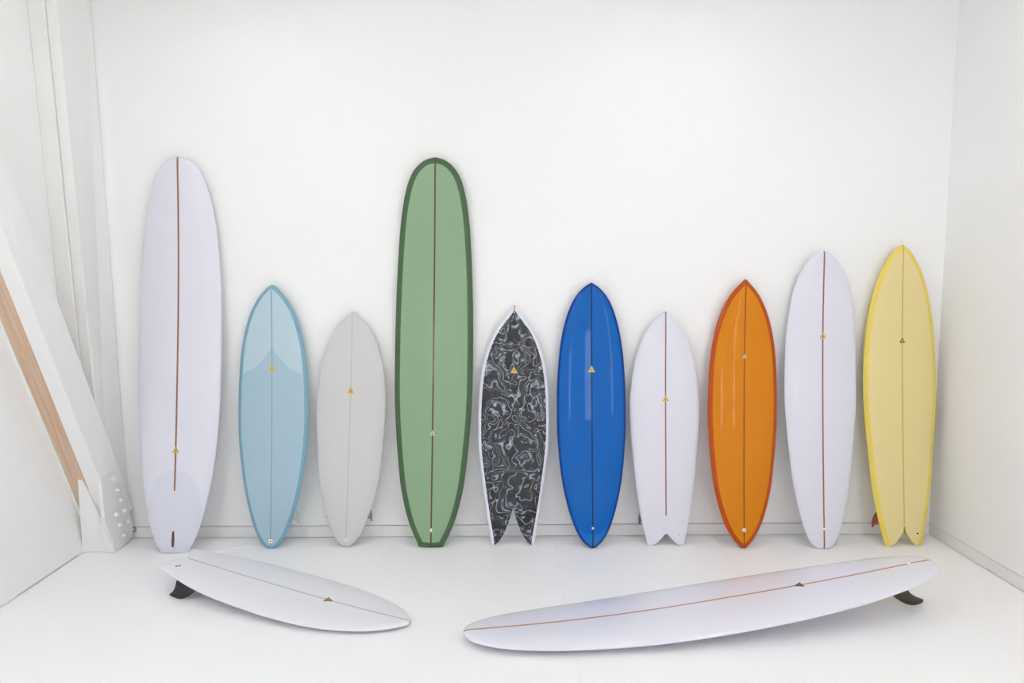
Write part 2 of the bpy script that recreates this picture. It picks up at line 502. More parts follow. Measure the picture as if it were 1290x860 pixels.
# ------------------------------------------------------------------ ceiling lights: wall pair inferred, the rest added for light
def glow_mat(name, strength):
    m = bpy.data.materials.new(name)
    m.use_nodes = True
    gb = m.node_tree.nodes['Principled BSDF']
    gb.inputs['Base Color'].default_value = (0.8, 0.8, 0.8, 1)
    gb.inputs['Emission Color'].default_value = (1.0, 0.99, 0.978, 1)
    gb.inputs['Emission Strength'].default_value = strength
    return m
GLOW = glow_mat('added_lamp_glow', ADDED_GLOW)
def make_lamp(px, py):
    lz = LAMP_Z if py > 2 else LAMP_Z_FAR
    root = empty('ceiling_light', Matrix.Translation((px, py, lz)))
    tag(root, 'unseen strip light close to the back wall, end plates deepened to shade it' if py > 4 else
        'added unseen strip light second from the back wall, brightening the floor' if py > 2 else
        'added unseen batten light brightening the room and side walls', 'light', 'ceiling strip lights')
    h = 0.62
    near = py > 2          # louvred down-lights in front of the back wall, added open battens further out
    boxes('housing', [((-.09, -h, .012), (.09, h, .06))], LAMPW, root)
    for s in (-1, 1):
        if py > 4:        # end plates on the pair by the back wall, deepened to shade it
            boxes('end_cap', [((-.16, s * h - .006, -.115), (.16, s * h + .006, .062))], LAMPW, root)
        else:
            boxes('end_cap', [((-.09, s * h - .006, -.03), (.09, s * h + .006, .062))], LAMPW, root)
        boxes('suspension_rod', [((-.006, s * .4 - .006, .06), (.006, s * .4 + .006, ZC - lz - .001))], LAMPW, root)
    if not near:
        boxes('added_diffuser', [((-.06, -.6, -.06), (.06, .6, .01))], GLOW, root)  # glowing box added to fill the room and glint on the boards
        return
    ld = bpy.data.lights.new('strip_light', 'AREA')
    ld.shape = 'RECTANGLE'
    ld.size = 0.15
    ld.size_y = 1.2
    ld.energy = LAMP_W * (0.28 if py > 4 else 1.1)  # the second pair is added to light the floor
    ld.color = (1.0, 0.99, 0.978)
    lo = bpy.data.objects.new('strip_light', ld)
    COL.objects.link(lo)
    lo.parent = root
    lo.location = (0, 0, 0.004)
for near_x, far_x in LAMP_ROWS:
    for k, ly in enumerate(LAMP_Y):
        make_lamp(near_x if k == 0 else far_x, ly)

# ------------------------------------------------------------------ surfboards
def pchip(xk, yk, xq):
    xk, yk, xq = map(np.asarray, (xk, yk, xq))
    h = np.diff(xk)
    d = np.diff(yk) / h
    m = np.zeros(len(xk))
    m[0], m[-1] = d[0], d[-1]
    for i in range(1, len(xk) - 1):
        if d[i - 1] * d[i] > 0:
            w1, w2 = 2 * h[i] + h[i - 1], h[i] + 2 * h[i - 1]
            m[i] = (w1 + w2) / (w1 / d[i - 1] + w2 / d[i])
    i = np.clip(np.searchsorted(xk, xq) - 1, 0, len(xk) - 2)
    t = (xq - xk[i]) / h[i]
    return ((2 * t**3 - 3 * t**2 + 1) * yk[i] + (t**3 - 2 * t**2 + t) * h[i] * m[i]
            + (-2 * t**3 + 3 * t**2) * yk[i + 1] + (t**3 - t**2) * h[i] * m[i + 1])

class Board:
    def __init__(self, T, N, nhint, rows, notch=None, thick=0.065, rn=0.05, rt=0.03, name='surfboard', smooth=3.0):
        """T, N: tail and nose points; rows: (s, half width); notch: (s, half gap)"""
        self.T, self.N = np.array(T, float), np.array(N, float)
        es = self.N - self.T
        self.L = np.linalg.norm(es)
        self.es = es / self.L
        en = np.array(nhint, float)
        en = en - self.es * (en @ self.es)
        self.en = en / np.linalg.norm(en)
        self.eu = np.cross(self.es, self.en)
        self.thick, self.rn, self.rt = thick, rn, rt
        L = self.L
        rows = sorted(rows)
        ss = np.array([r[0] for r in rows]); ww = np.array([r[1] for r in rows])
        tk = np.arccos(np.clip(1 - 2 * ss / L, -1, 1)) / math.pi
        tq = np.linspace(0, 1, 241)
        wq = pchip(tk, ww, tq)
        k = int(4 * smooth) + 1
        g = np.exp(-0.5 * (np.arange(-k, k + 1) / smooth) ** 2); g /= g.sum()
        pad = np.concatenate([2 * wq[0] - wq[k:0:-1], wq, 2 * wq[-1] - wq[-2:-k - 2:-1]])
        wq = np.convolve(pad, g, 'valid')
        self._s, self._w = L * (1 - np.cos(math.pi * tq)) / 2, np.maximum(wq, 0)
        self.notch = sorted(notch) if notch else None
        self.sn = self.notch[-1][0] if notch else 0.0
        self.root = empty(name, Matrix(((self.eu[0], self.es[0], self.en[0], self.T[0]),
                                        (self.eu[1], self.es[1], self.en[1], self.T[1]),
                                        (self.eu[2], self.es[2], self.en[2], self.T[2]), (0, 0, 0, 1))))
    def hw(self, s):
        return np.interp(s, self._s, self._w)
    def gap(self, s):
        if not self.notch or s >= self.sn:
            return 0.0
        return float(pchip([a[0] for a in self.notch], [a[1] for a in self.notch], [s])[0])
    def rock(self, s):
        L = self.L; x = s / L
        m = 0.46
        r = self.rn * ((x - m) / (1 - m)) ** 2.3 if x > m else self.rt * ((m - x) / m) ** 2.3
        return r - (self.rt + (self.rn - self.rt) * x)
    def foil(self, s):
        x = min(max(s / self.L, 0), 1)
        f = 0.36 + 0.64 * math.sin(math.pi * x ** 0.92) ** 0.62 if 0 < x < 1 else 0.36
        d = min(s, self.L - s)
        return self.thick * f * (0.55 + 0.45 * math.sqrt(min(1, max(0, d) / 0.02)))
    def top(self, s, u):
        t = self.foil(s); wd = max(self.hw(s), 1e-5)
        q = min(1.0, abs(u) / wd)
        return self.rock(s) + 0.58 * t * (1 - q ** 2.7) ** 0.62
    def bot(self, s, u):
        t = self.foil(s); wd = max(self.hw(s), 1e-5)
        q = min(1.0, abs(u) / wd)
        return self.rock(s) - 0.42 * t * (1 - q ** 4.5) ** 0.6
    def inset(self, s, band, cap):
        """half width of the deck panel that stays a band's width inside the outline"""
        P = [np.stack([self._s, self._w], 1)]
        if cap and self._w[0] > 0.01:
            P.insert(0, np.stack([np.zeros(30), np.linspace(0, self._w[0], 30)], 1))
        P = np.concatenate(P)
        lo, hi = 0.0, float(self.hw(s))
        def dist(h):
            return np.sqrt(((P - np.array([s, h])) ** 2).sum(1).min())
        if dist(0) < band or hi < band:
            return 0.0
        for _ in range(22):
            m = (lo + hi) / 2
            if dist(m) >= band: lo = m
            else: hi = m
        return lo
    def stations(self, n=72):
        t = np.linspace(0, 1, n)
        s = list(self.L * (1 - np.cos(math.pi * t)) / 2)
        if self.notch:
            s = [a for a in s if a > self.sn * 1.02] + list(self.sn * (1 - np.linspace(0, 1, 16) ** 1.6))
        return sorted(s)
    def build(self, mbody, mpanel=None, band=0.0, cap=True):
        S = self.stations()
        if mpanel is not None:
            # add stations where the panel comes to its ends
            for side in (0, 1):
                lo, hi = (0.0, self.L * 0.4) if side == 0 else (self.L, self.L * 0.6)
                if self.notch and side == 0: continue
                for _ in range(24):
                    m = (lo + hi) / 2
                    if self.inset(m, band, cap) > 0: hi = m
                    else: lo = m
                S += [hi, lo + (hi - lo) * 0.0]
            S = sorted(set(round(a, 6) for a in S))
        nP, nR, nB = 10, 12, 14
        BV, BF, PV, PF = [], [], [], []
        for side in (1, -1):
            ring = []
            for s in S:
                wd = float(self.hw(s)); c = min(self.gap(s), wd)
                wi = max(c, self.inset(s, band, cap)) if mpanel is not None else c + (wd - c) * 0.6
                if wd < wi: wi = wd
                a = [c + (wi - c) * i / nP for i in range(nP + 1)]
                b = [wi + (wd - wi) * math.sin(math.pi / 2 * i / nR) for i in range(1, nR + 1)]
                top = [(side * u, s, self.top(s, u)) for u in a + b]
                bb = [wd - (wd - c) * (1 - math.cos(math.pi / 2 * i / nB)) for i in range(0, nB + 1)]
                bot = [(side * u, s, self.bot(s, u)) for u in bb]
                ring.append((top, bot))
            n = len(S)
            base = len(BV); cols = nP + nR + 1; bc = nB + 1; per = cols + bc
            for top, bot in ring:
                BV += top + bot
            pb = len(PV)
            if mpanel is not None:
                for top, bot in ring:
                    PV += top[:nP + 1]
            for i in range(n - 1):
                r0, r1 = base + i * per, base + (i + 1) * per
                for j in range(cols - 1):
                    if mpanel is not None and j < nP:
                        p0, p1 = pb + i * (nP + 1), pb + (i + 1) * (nP + 1)
                        PF.append((p0 + j, p0 + j + 1, p1 + j + 1, p1 + j))
                    else:
                        BF.append((r0 + j, r0 + j + 1, r1 + j + 1, r1 + j))
                for j in range(cols, per - 1):
                    BF.append((r0 + j, r0 + j + 1, r1 + j + 1, r1 + j))
                if self.notch and S[i] < self.sn - 1e-6:      # wall of the swallow tail
                    BF.append((r0, r1, r1 + per - 1, r0 + per - 1))
            # tail end
            r0 = base
            BF.append(tuple(r0 + j for j in range(cols)) + tuple(r0 + j for j in range(cols, per)))
        body = link_mesh('body', BV, BF, mbody, self.root, sharp=50)
        self.body = body
        if mpanel is not None:
            pan = link_mesh('deck_panel', PV, PF, mpanel, self.root)
            bm = bmesh.new(); bm.from_mesh(pan.data)
            dead = [f for f in bm.faces if f.calc_area() < 1e-9]
            bmesh.ops.delete(bm, geom=dead, context='FACES')
            for f in bm.faces:
                if f.normal.z < 0: f.normal_flip()
            bm.to_mesh(pan.data); bm.free()
            self.panel = pan
        return self
    # ---- strips and marks lying on the deck
    def stringer(self, m, s0=None, s1=None, half=0.005, off=0.0008):
        s0 = self.sn + 0.001 if s0 is None else s0
        s1 = self.L - 0.0005 if s1 is None else s1
        t = np.linspace(0, 1, 60)
        S = s0 + (s1 - s0) * (1 - np.cos(math.pi * t)) / 2
        V, F_ = [], []
        for s in S:
            h = min(half, max(self.hw(s), 0.0015))
            z = self.top(s, 0)
            V += [(-h, s, z - .004), (-h, s, z + off), (h, s, z + off), (h, s, z - .004)]
        for i in range(len(S) - 1):
            a, b = 4 * i, 4 * i + 4
            F_ += [(a, a + 1, b + 1, b), (a + 1, a + 2, b + 2, b + 1), (a + 2, a + 3, b + 3, b + 2)]
        F_ += [(0, 3, 2, 1), (a + 4, a + 5, a + 6, a + 7)]
        # close over the very tip of the nose
        return link_mesh('stringer', V, F_, m, self.root, smooth=False)
    def logo(self, s, m, size=0.05, m2=None):
        def tri(sz, z0, z1, flip=1, ds=0.0):
            h = sz * 0.95
            P = [(-sz / 2, s + ds - flip * h * 0.4), (sz / 2, s + ds - flip * h * 0.4), (0, s + ds + flip * h * 0.6)]
            V = [(u, a, self.top(a, u) + z0) for u, a in P] + [(u, a, self.top(a, u) + z1) for u, a in P]
            return V, [(0, 2, 1), (3, 4, 5), (0, 1, 4, 3), (1, 2, 5, 4), (2, 0, 3, 5)]
        g = link_mesh('triangle_logo', *tri(size, -.001, .0016), m, self.root, smooth=False)
        if m2:
            link_mesh('inner_triangle', *tri(size * 0.3, .0006, .0022, -1, -size * 0.08), m2, g, smooth=False)
        return g
    def disc(self, name, s, u, r, m, parent, z0, z1, nn=20, stretch=1.0):
        V = []
        for z in (z0, z1):
            for k in range(nn):
                a = 2 * math.pi * k / nn
                uu, aa = u + r * math.cos(a), s + r * stretch * math.sin(a)
                V.append((uu, aa, self.top(aa, uu) + z))
        F_ = [tuple(range(nn, 2 * nn)), tuple(reversed(range(nn)))] + [(k, (k + 1) % nn, (k + 1) % nn + nn, k + nn) for k in range(nn)]
        return link_mesh(name, V, F_, m, parent, smooth=False)
    def plug(self, s, u=0.0, r=0.013, m=None, hole=0.0045, stretch=1.0):
        g = self.disc('leash_plug', s, u, r, m or M['plug_w'], self.root, -.002, .0016, stretch=stretch)
        if hole:
            self.disc('plug_hole', s, u, hole, M['hole'], g, .0, .0022)
        return g
    def patch(self, name, m, s_of_u, end, wfun, off=0.0007, nu=24, ns=30):
        """a lamination patch: the deck between the curve s_of_u and the station end"""
        V, F_ = [], []
        for i in range(2 * nu + 1):
            f = (i - nu) / nu
            for j in range(ns + 1):
                t = j / ns
                u = f * wfun(end)
                s = s_of_u(abs(f)) * (1 - t) + end * t
                u = f * wfun(s)
                V.append((u, s, self.top(s, u) + off))
        for i in range(2 * nu):
            for j in range(ns):
                a = i * (ns + 1) + j
                F_.append((a, a + 1, a + ns + 2, a + ns + 1))
        o = link_mesh(name, V, F_, m, self.root)
        for p in o.data.polygons: pass
        return o
    def fin(self, s, u, base, depth, rake, m, cant=0.0, th=0.010, tipw=0.35, full=0.0):
        """fin under the board: base from s to s+base, tip swept towards the tail by rake"""
        n = 12
        def bez(P, t):
            P = [np.array(q, float) for q in P]
            while len(P) > 1:
                P = [P[i] * (1 - t) + P[i + 1] * t for i in range(len(P) - 1)]
            return tuple(P[0])
        tw = tipw * base
        A, B = (-rake + tw * 0.55, depth), (-rake - tw * 0.12, depth * 0.86)
        lead = [bez([(base, 0), (base * (0.62 + 0.25 * full), depth * 0.52), (base * (0.2 + 0.3 * full) - rake * 0.3, depth * 0.98), A], i / n) for i in range(n + 1)]
        tipc = [bez([A, (A[0] - tw * 0.5, depth * 1.0), (B[0] - tw * 0.16, depth * 0.97), B], i / 6) for i in range(1, 6)]
        trail = [bez([B, (-rake * 0.25, depth * 0.66), (-rake * 0.02, depth * 0.3), (0, 0)], i / n) for i in range(n + 1)]
        out = lead + tipc + trail
        cx = sum(p[0] for p in out) / len(out)
        V, F_ = [], []
        k = len(out)
        z0 = self.bot(s + base / 2, u) + 0.006
        def pt(a, d, lat):
            lat2 = lat + math.sin(cant) * d
            return (u + lat2, s + a, z0 - d * math.cos(cant))
        cd = depth * 0.42
        for a, d in out: V.append(pt(a, d, th * 0.16))
        for a, d in out: V.append(pt(a, d, -th * 0.16))
        for a, d in out: V.append(pt(cx + (a - cx) * .62, d * 0.9 if d > 0.02 else d, th * 0.5))
        for a, d in out: V.append(pt(cx + (a - cx) * .62, d * 0.9 if d > 0.02 else d, -th * 0.5))
        for i in range(k):
            j = (i + 1) % k
            F_ += [(i, j, j + k, i + k), (i, i + 2 * k, j + 2 * k, j), (i + k, j + k, j + 3 * k, i + 3 * k)]
        F_ += [tuple(range(2 * k, 3 * k)), tuple(reversed(range(3 * k, 4 * k)))]
        return link_mesh('fin', V, F_, m, self.root, sharp=60)

def standing(tail, nose, rows, notch=None, dN=0.07, **kw):
    """a board leaning on the back wall, its outline measured in photo pixels"""
    T = onz(tail, 0.0) + np.array([0, 0, 0.003])
    N = ony(nose, D - dN)
    es = N - T; L = np.linalg.norm(es); es = es / L
    en = np.array([0, -1.0, 0]); en -= es * (en @ es); en /= np.linalg.norm(en)
    eu = np.cross(es, en)
    def hit(p):
        d = ray(p); t = ((T - CP) @ en) / (d @ en); P = CP + d * t - T
        return P @ es, P @ eu
    R, Nn = [], []
    for y, xl, xr in rows:
        a, b = hit((xl, y)), hit((xr, y))
        R.append([(a[0] + b[0]) / 2, (b[1] - a[1]) / 2])
    smin = min(r[0] for r in R)
    R = sorted(R)
    R[0][0] = 0.0
    R = [r for r in R if r[0] < L - 0.004] + [[L, 0.0]]
    if notch:
        for y, xl, xr in notch:
            a, b = hit((xl, y)), hit((xr, y))
            Nn.append([(a[0] + b[0]) / 2, (b[1] - a[1]) / 2])
        Nn = sorted(Nn); Nn[0][0] = 0.0; Nn[-1][1] = 0.0
    b = Board(T, N, (0, -1, 0), R, Nn or None, **kw)
    b.hit = hit
    b.sy = lambda x, y: hit((x, y))[0]
    b.uy = lambda x, y: hit((x, y))[1]
    return b

GRP = None
# 1 -- white longboard with a square tail beside the corner post
rows = [(198.9, 215.5, 233.3), (200.5, 211.3, 238), (205.7, 205, 245.3), (210.9, 201.3, 250.5), (221.4, 196.6, 257), (231.9, 193.3, 262),
        (242.3, 190.9, 265.2), (252.8, 188.3, 268.3), (263.3, 186.2, 270.4), (280, 183.6, 273), (305.6, 180.5, 275.8), (337, 178.3, 278.2),
        (368, 177, 279.8), (410, 176, 280.7), (450, 175.5, 280.9), (502.8, 175.1, 279), (534, 175.3, 277), (565.6, 176.4, 274), (597, 178.7, 269),
        (610, 179.9, 266), (620.5, 181.3, 264.1), (630.9, 182.8, 261.5), (641.4, 184.6, 258.7), (651.9, 186.6, 255.8), (662.3, 188.9, 252.6),
        (672.8, 191.8, 248.9), (683.3, 196.1, 244.2), (689.5, 199.6, 240.3), (693.7, 202, 237), (696.2, 204, 234.5)]
b = standing((219, 696.3), (224.9, 197.8), rows, thick=0.08, rn=0.09, rt=0.05, name='surfboard')
b.build(M['white'])
b.stringer(M['s_brown'], s0=b.sy(219.5, 618), half=0.006)
b.logo(b.sy(220.4, 567), M['gold'], 0.052, M['olive'])
def patch_curve(b, pts):
    fs = [p[0] for p in pts]; ssv = [p[1] for p in pts]
    return lambda f: float(np.interp(f, fs, ssv))
b.patch('tail_patch', M['whitepatch'], patch_curve(b, [(0, b.sy(221, 592)), (.3, b.sy(221, 594)), (.6, b.sy(221, 603)), (.85, b.sy(221, 622)), (1, b.sy(221, 640))]),
        0.02, lambda s: 0.9 * b.hw(s), off=0.0004)
fs0, fs1 = b.sy(218, 688), b.sy(219, 668)
V, F_ = [], []
for i in range(13):
    t = i / 12
    s = fs0 + (fs1 - fs0) * t
    h = 0.0105 * (0.45 + 0.55 * math.sin(math.pi * min(1, 0.15 + t * .85)) ** 0.7)
    V += [(-h, s, b.top(s, 0) + .0012), (h, s, b.top(s, 0) + .0012), (-h, s, b.top(s, 0) - .003), (h, s, b.top(s, 0) - .003)]
for i in range(12):
    a, c = 4 * i, 4 * i + 4
    F_ += [(a, a + 1, c + 1, c), (a, c, c + 2, a + 2), (a + 1, a + 3, c + 3, c + 1)]
F_ += [(0, 2, 3, 1), (48, 49, 51, 50)]
link_mesh('fin_tab', V, F_, M['tab'], b.root, smooth=False)['label'] = 'dark brown fin tab showing through the tail'
b.fin(0.14, 0, 0.2, 0.17, 0.07, M['fin_olive'])
tag(b.root, 'tall glossy white longboard with square tail and brown stringer leaning beside the corner post', 'surfboard', 'surfboards leaning on the back wall')

# 2 -- sky blue mid length with darker rails
rows = [(360.5, 338.4, 346.8), (365.7, 333.4, 352.2), (370.9, 328.9, 357.8), (381.4, 322.4, 365.8), (391.9, 317.7, 372), (402.3, 314.3, 376.7),
        (412.8, 311.6, 380.3), (423.3, 309.3, 383.1), (440, 306.4, 386.5), (470, 303.6, 389.3), (500, 302.3, 390.8), (530, 302, 391.1),
        (564, 303.4, 388.9), (590, 305.6, 385), (610, 307.6, 381.5), (620.5, 309.5, 379.2), (630.9, 311.6, 376.7), (641.4, 314, 373.6), (651.9, 316.6, 370.3),
        (662.3, 319.8, 366.6), (672.8, 323.6, 361.8), (683.3, 329.4, 354.5), (687.4, 333.2, 350.3), (690.2, 338, 345.5)]
b = standing((341.7, 690.7), (342.6, 358.7), rows, rn=0.055, rt=0.03)
BAND = 0.042
b.build(M['sky_rail'], M['sky'], BAND * 0.62)
b.stringer(M['s_sky'], half=0.0045, s1=b.sy(342.6, 366))
wi = lambda s: b.inset(s, BAND * 0.62, True)
b.patch('deck_patch', M['sky_pale'], patch_curve(b, [(0, b.sy(343, 436)), (.12, b.sy(343, 443)), (.3, b.sy(343, 452)), (.5, b.sy(343, 461)), (.8, b.sy(343, 468)), (1, b.sy(343, 471))]),
        b.sy(342.6, 366), wi)
b.stringer(M['s_sky'], half=0.0035, s0=b.sy(343, 435), s1=b.sy(342.6, 366), off=.0016)
b.logo(b.sy(344, 463), M['gold'], 0.05, M['olive'])
b.plug(b.sy(341, 680.7), r=0.0155, hole=0.005)
for sd in (-1, 1):
    b.fin(0.2, sd * 0.15, 0.12, 0.11, 0.04, M['fin_clear'], cant=sd * 0.12)
tag(b.root, 'sky blue surfboard with darker blue rails and a paler patch over its nose', 'surfboard', 'surfboards leaning on the back wall')

# 3 -- plain grey
rows = [(395.5, 439.7, 449.4), (400.7, 433.2, 455.1), (405.9, 428, 460.5), (416.4, 420.6, 467.8), (426.9, 415.4, 472.6), (437.3, 411.5, 476.6),
        (447.8, 408.4, 479.8), (458.3, 405.9, 482.3), (475, 402.8, 485.3), (500, 400.4, 487.1), (530, 399.6, 487.1), (564, 400.2, 482.8), (590, 400.9, 479.6),
        (610, 402, 476.3), (620.5, 403.8, 473.4), (630.9, 405.9, 470.2), (641.4, 408.4, 467), (651.9, 411.3, 463.3), (662.3, 414.6, 458.9),
        (672.8, 418.8, 453.6), (679, 422.8, 449.6), (683.3, 426.3, 446), (686.9, 431, 441.5), (688.2, 433.5, 439)]
b = standing((436, 688.5), (444.6, 393.2), rows, rn=0.05, rt=0.03)
b.build(M['grey'])
b.stringer(M['s_grey'], half=0.004)
b.logo(b.sy(441, 492), M['gold'], 0.052, M['olive'])
b.plug(b.sy(435.2, 679), r=0.013, hole=0.004)
for sd in (-1, 1):
    b.fin(0.2, sd * 0.15, 0.12, 0.11, 0.04, M['fin_grey'], cant=sd * 0.1)
tag(b.root, 'plain pale grey surfboard with a pointed nose and small gold triangle logo', 'surfboard', 'surfboards leaning on the back wall')

# 4 -- green longboard
rows = [(199.4, 542.8, 554.8), (200.5, 538.4, 559.2), (205.7, 530.2, 567.7), (210.9, 524.7, 573), (221.4, 517.6, 579.5), (231.9, 513.8, 583.8),
        (242.3, 511.2, 586.6), (252.8, 509.1, 588.6), (263.3, 507.4, 590.3), (280, 505.2, 592.2), (310, 502.7, 594.4), (337, 501, 595.7), (384, 498.7, 596.8),
        (440, 497.4, 597.1), (480, 497.3, 596.9), (502.8, 497.6, 596.4), (534, 498.7, 594.5), (565.6, 500.6, 591.4), (597, 503.2, 587.6),
        (610, 504.5, 585.8), (620.5, 506.4, 583.8), (630.9, 508.4, 581.4), (641.4, 510.7, 578.6), (651.9, 513.5, 575.3), (662.3, 516.9, 571.5),
        (672.8, 521, 566.9), (683.3, 526, 560.8), (688.6, 528.6, 557.8)]
b = standing((543, 689.2), (548.5, 198.6), rows, thick=0.075, rn=0.09, rt=0.05, smooth=2.2)
b.build(M['green_rail'], M['green'], 0.041)
b.stringer(M['s_dark'], half=0.0055)
b.logo(b.sy(545, 546), M['silver'], 0.042, M['olive'])
b.plug(b.sy(543.2, 667), r=0.0085, hole=0.0, stretch=1.7)
b.fin(0.14, 0, 0.19, 0.15, 0.06, M['fin_olive'])
tag(b.root, 'tall sage green longboard with a dark green border and square tail', 'surfboard', 'surfboards leaning on the back wall')

# 5 -- black marbled fish with white rails
rows = [(388, 645.3, 651), (390.5, 643.4, 653.2), (395.7, 640.1, 656.4), (400.9, 635.6, 660.4), (411.4, 627.2, 668), (421.9, 620.6, 673.9), (432.3, 615.8, 678.4),
        (442.8, 612.3, 682.3), (453.3, 609.7, 685.6), (470, 606.5, 688.9), (498.5, 603.4, 691.3), (530, 602.1, 692.1), (550, 602.1, 691.8), (569.5, 603, 690.4), (590, 605.2, 687.9),
        (610, 607.7, 685.1), (630.9, 610.7, 682.2), (651.9, 613.8, 678.7), (672.8, 617.2, 674.6), (687.2, 620, 671.6)]
notch = [(639.8, 645.9, 645.9), (644, 644.6, 647.4), (651.9, 642.3, 649.6), (662.3, 638.8, 653.9), (672.8, 634.4, 659), (679, 631, 662.9), (683.3, 627.6, 666.5), (687.2, 622.6, 670.2)]
b = standing((646, 687.2), (648.3, 384.2), rows, notch, rn=0.05, rt=0.025)
b.build(M['lav'], M['swirl'], 0.022, cap=False)
b.stringer(mat('red_brown_nose_stringer', srgb(176, 116, 92), 0.4, var=0.1), s0=b.sy(648, 392), half=0.004)
b.logo(b.sy(647.5, 466.5), M['gold'], 0.052, M['olive'])
for sd in (-1, 1):
    b.fin(0.2, sd * 0.14, 0.14, 0.11, 0.03, M['fin_black'], cant=sd * 0.08)
tag(b.root, 'black and white marbled fish surfboard with white rails and a deep swallow tail', 'surfboard', 'surfboards leaning on the back wall')

# 6 -- cobalt blue
rows = [(357.5, 742, 748), (360.5, 737.2, 753), (365.7, 731.5, 758.9), (370.9, 727.1, 763.4), (381.4, 720.6, 769.5), (391.9, 716, 773.8), (402.3, 712.4, 777),
        (412.8, 709.5, 779.6), (423.3, 707.2, 781.7), (440, 704.6, 784.2), (468.9, 702, 786.9), (500, 700.9, 788.4), (540, 700.9, 788.6), (569.5, 702.9, 786.8),
        (589.3, 705, 785.2), (610, 708, 782.6), (620.5, 710.2, 780.7), (630.9, 712.7, 778.5), (641.4, 715.6, 776.2), (651.9, 719, 773.2), (662.3, 722.9, 769.7),
        (672.8, 727.9, 765), (683.3, 735.2, 757.7), (687.4, 740.2, 752.6), (689.8, 744, 749.3)]
b = standing((746.7, 690.4), (744.9, 356.1), rows, rn=0.055, rt=0.03)
b.build(M['blue_rail'], M['blue'], 0.018)
b.stringer(M['s_navy'], half=0.0048, off=0.0014)
b.patch('tail_patch', M['blue_patch'], patch_curve(b, [(0, b.sy(746, 672)), (.5, b.sy(746, 670.5)), (1, b.sy(746, 666))]), b.sy(746, 688.5), lambda s: b.inset(s, 0.018, True))
b.logo(b.sy(745.7, 465.3), M['gold'], 0.05, M['olive'])
b.plug(b.sy(746.9, 664.6), r=0.0085, hole=0.0)
b.fin(0.18, 0, 0.17, 0.14, 0.05, M['fin_olive'])
tag(b.root, 'glossy cobalt blue surfboard with a dark stringer and gold triangle logo', 'surfboard', 'surfboards leaning on the back wall')

# 7 -- white fish with a shallow swallow tail
rows = [(393.2, 836, 840.6), (395.5, 832.4, 844), (400.7, 827, 849.3), (405.9, 821.6, 853.9), (416.4, 813.8, 861.2), (426.9, 808.2, 866.2), (437.3, 804.2, 869.9), (447.8, 801.2, 872.6),
        (458.3, 798.8, 875), (475, 795.6, 877.6), (500, 792.6, 879.8), (520, 791.7, 880.1), (545, 793, 879), (561.9, 794.6, 877.6), (585, 797.4, 875.6), (610, 800.4, 874), (630.9, 803.6, 871.8),
        (651.9, 807.2, 868.8), (662.3, 809.5, 866.6), (672.8, 812.1, 864.2), (683.3, 815, 862.1), (686.2, 816.5, 861.2)]
notch = [(670, 838, 838), (672.8, 835.4, 840.6), (678, 831.5, 845), (683.3, 826.6, 851.4), (686.2, 823.2, 856)]
b = standing((838.7, 686.4), (838.2, 392.3), rows, notch, rn=0.045, rt=0.025)
b.build(M['white'])
b.stringer(M['s_brown'], s0=b.sy(838.5, 648.7), half=0.0048)
b.logo(b.sy(837.5, 502), M['gold'], 0.05, M['olive'])
b.disc('plug_hole', b.sy(855.2, 672.7), b.uy(855.2, 672.7), 0.004, M['hole'], b.root, -.001, .0014)
for sd in (-1, 1):
    b.fin(0.16, sd * 0.165, 0.15, 0.11, 0.03, M['fin_black'], cant=sd * 0.08)
tag(b.root, 'short white fish surfboard with brown stringer and rounded swallow tail, between blue and orange boards', 'surfboard', 'surfboards leaning on the back wall')

# 8 -- orange
rows = [(355.5, 933.8, 943), (360.7, 927.8, 947.4), (365.9, 922.7, 951.4), (376.4, 914.8, 957.5), (386.9, 908.9, 962.1), (397.3, 904.2, 965.7), (407.8, 900.5, 968.5),
        (418.3, 897.5, 970.7), (435, 893.8, 973.3), (460, 890.8, 975.4), (486.6, 889.3, 976.6), (520, 888.9, 976.9), (561.9, 891, 975), (585, 893.6, 973.2), (610, 896.8, 970.9),
        (620.5, 899, 969.2), (630.9, 901.8, 967), (641.4, 905, 964.6), (651.9, 908.6, 961.8), (662.3, 913.2, 958.2), (672.8, 919.2, 953.2), (683.3, 926.7, 945.6),
        (687.4, 931.2, 941.4), (689.8, 934, 939)]
b = standing((936.5, 690.4), (939.1, 351.8), rows, rn=0.06, rt=0.03)
b.build(M['orange_rail'], M['orange'], 0.031)
b.stringer(M['s_rust'], half=0.0042)
b.logo(b.sy(935.6, 449), M['silver'], 0.036, M['olive'])
b.plug(b.sy(936.6, 667), r=0.0135, hole=0.0042)
b.fin(0.18, 0, 0.17, 0.14, 0.05, M['fin_rust'])
tag(b.root, 'glossy amber orange surfboard with burnt orange rails', 'surfboard', 'surfboards leaning on the back wall')

# 9 -- white mid length with a rounded square tail
rows = [(317.5, 1031, 1043), (320.5, 1026.2, 1046.6), (325.7, 1020, 1052), (330.9, 1015, 1056), (341.4, 1007.6, 1061.6), (351.9, 1002.2, 1065.3), (362.3, 998.2, 1068.1), (372.8, 995.3, 1070.4),
        (383.3, 993.2, 1072.2), (400, 990.7, 1074.3), (430, 988, 1076.9), (460, 987, 1078), (500, 986.8, 1078.2), (538.8, 989.4, 1076.3), (565, 992.4, 1074.2), (587.7, 995.4, 1072.2),
        (610, 998.4, 1070.2), (620.5, 1000.4, 1068.6), (630.9, 1002.7, 1066.6), (641.4, 1005.2, 1064.4), (651.9, 1007.9, 1062), (662.3, 1011, 1059.6), (672.8, 1015.2, 1056.8),
        (683.3, 1021.4, 1052.4), (688.5, 1026.2, 1047.8), (690.4, 1030.5, 1043.6)]
b = standing((1037.2, 690.8), (1037.5, 316.3), rows, thick=0.07, rn=0.07, rt=0.035)
b.build(M['white'])
b.stringer(M['s_brown'], half=0.0052, s0=0.001)
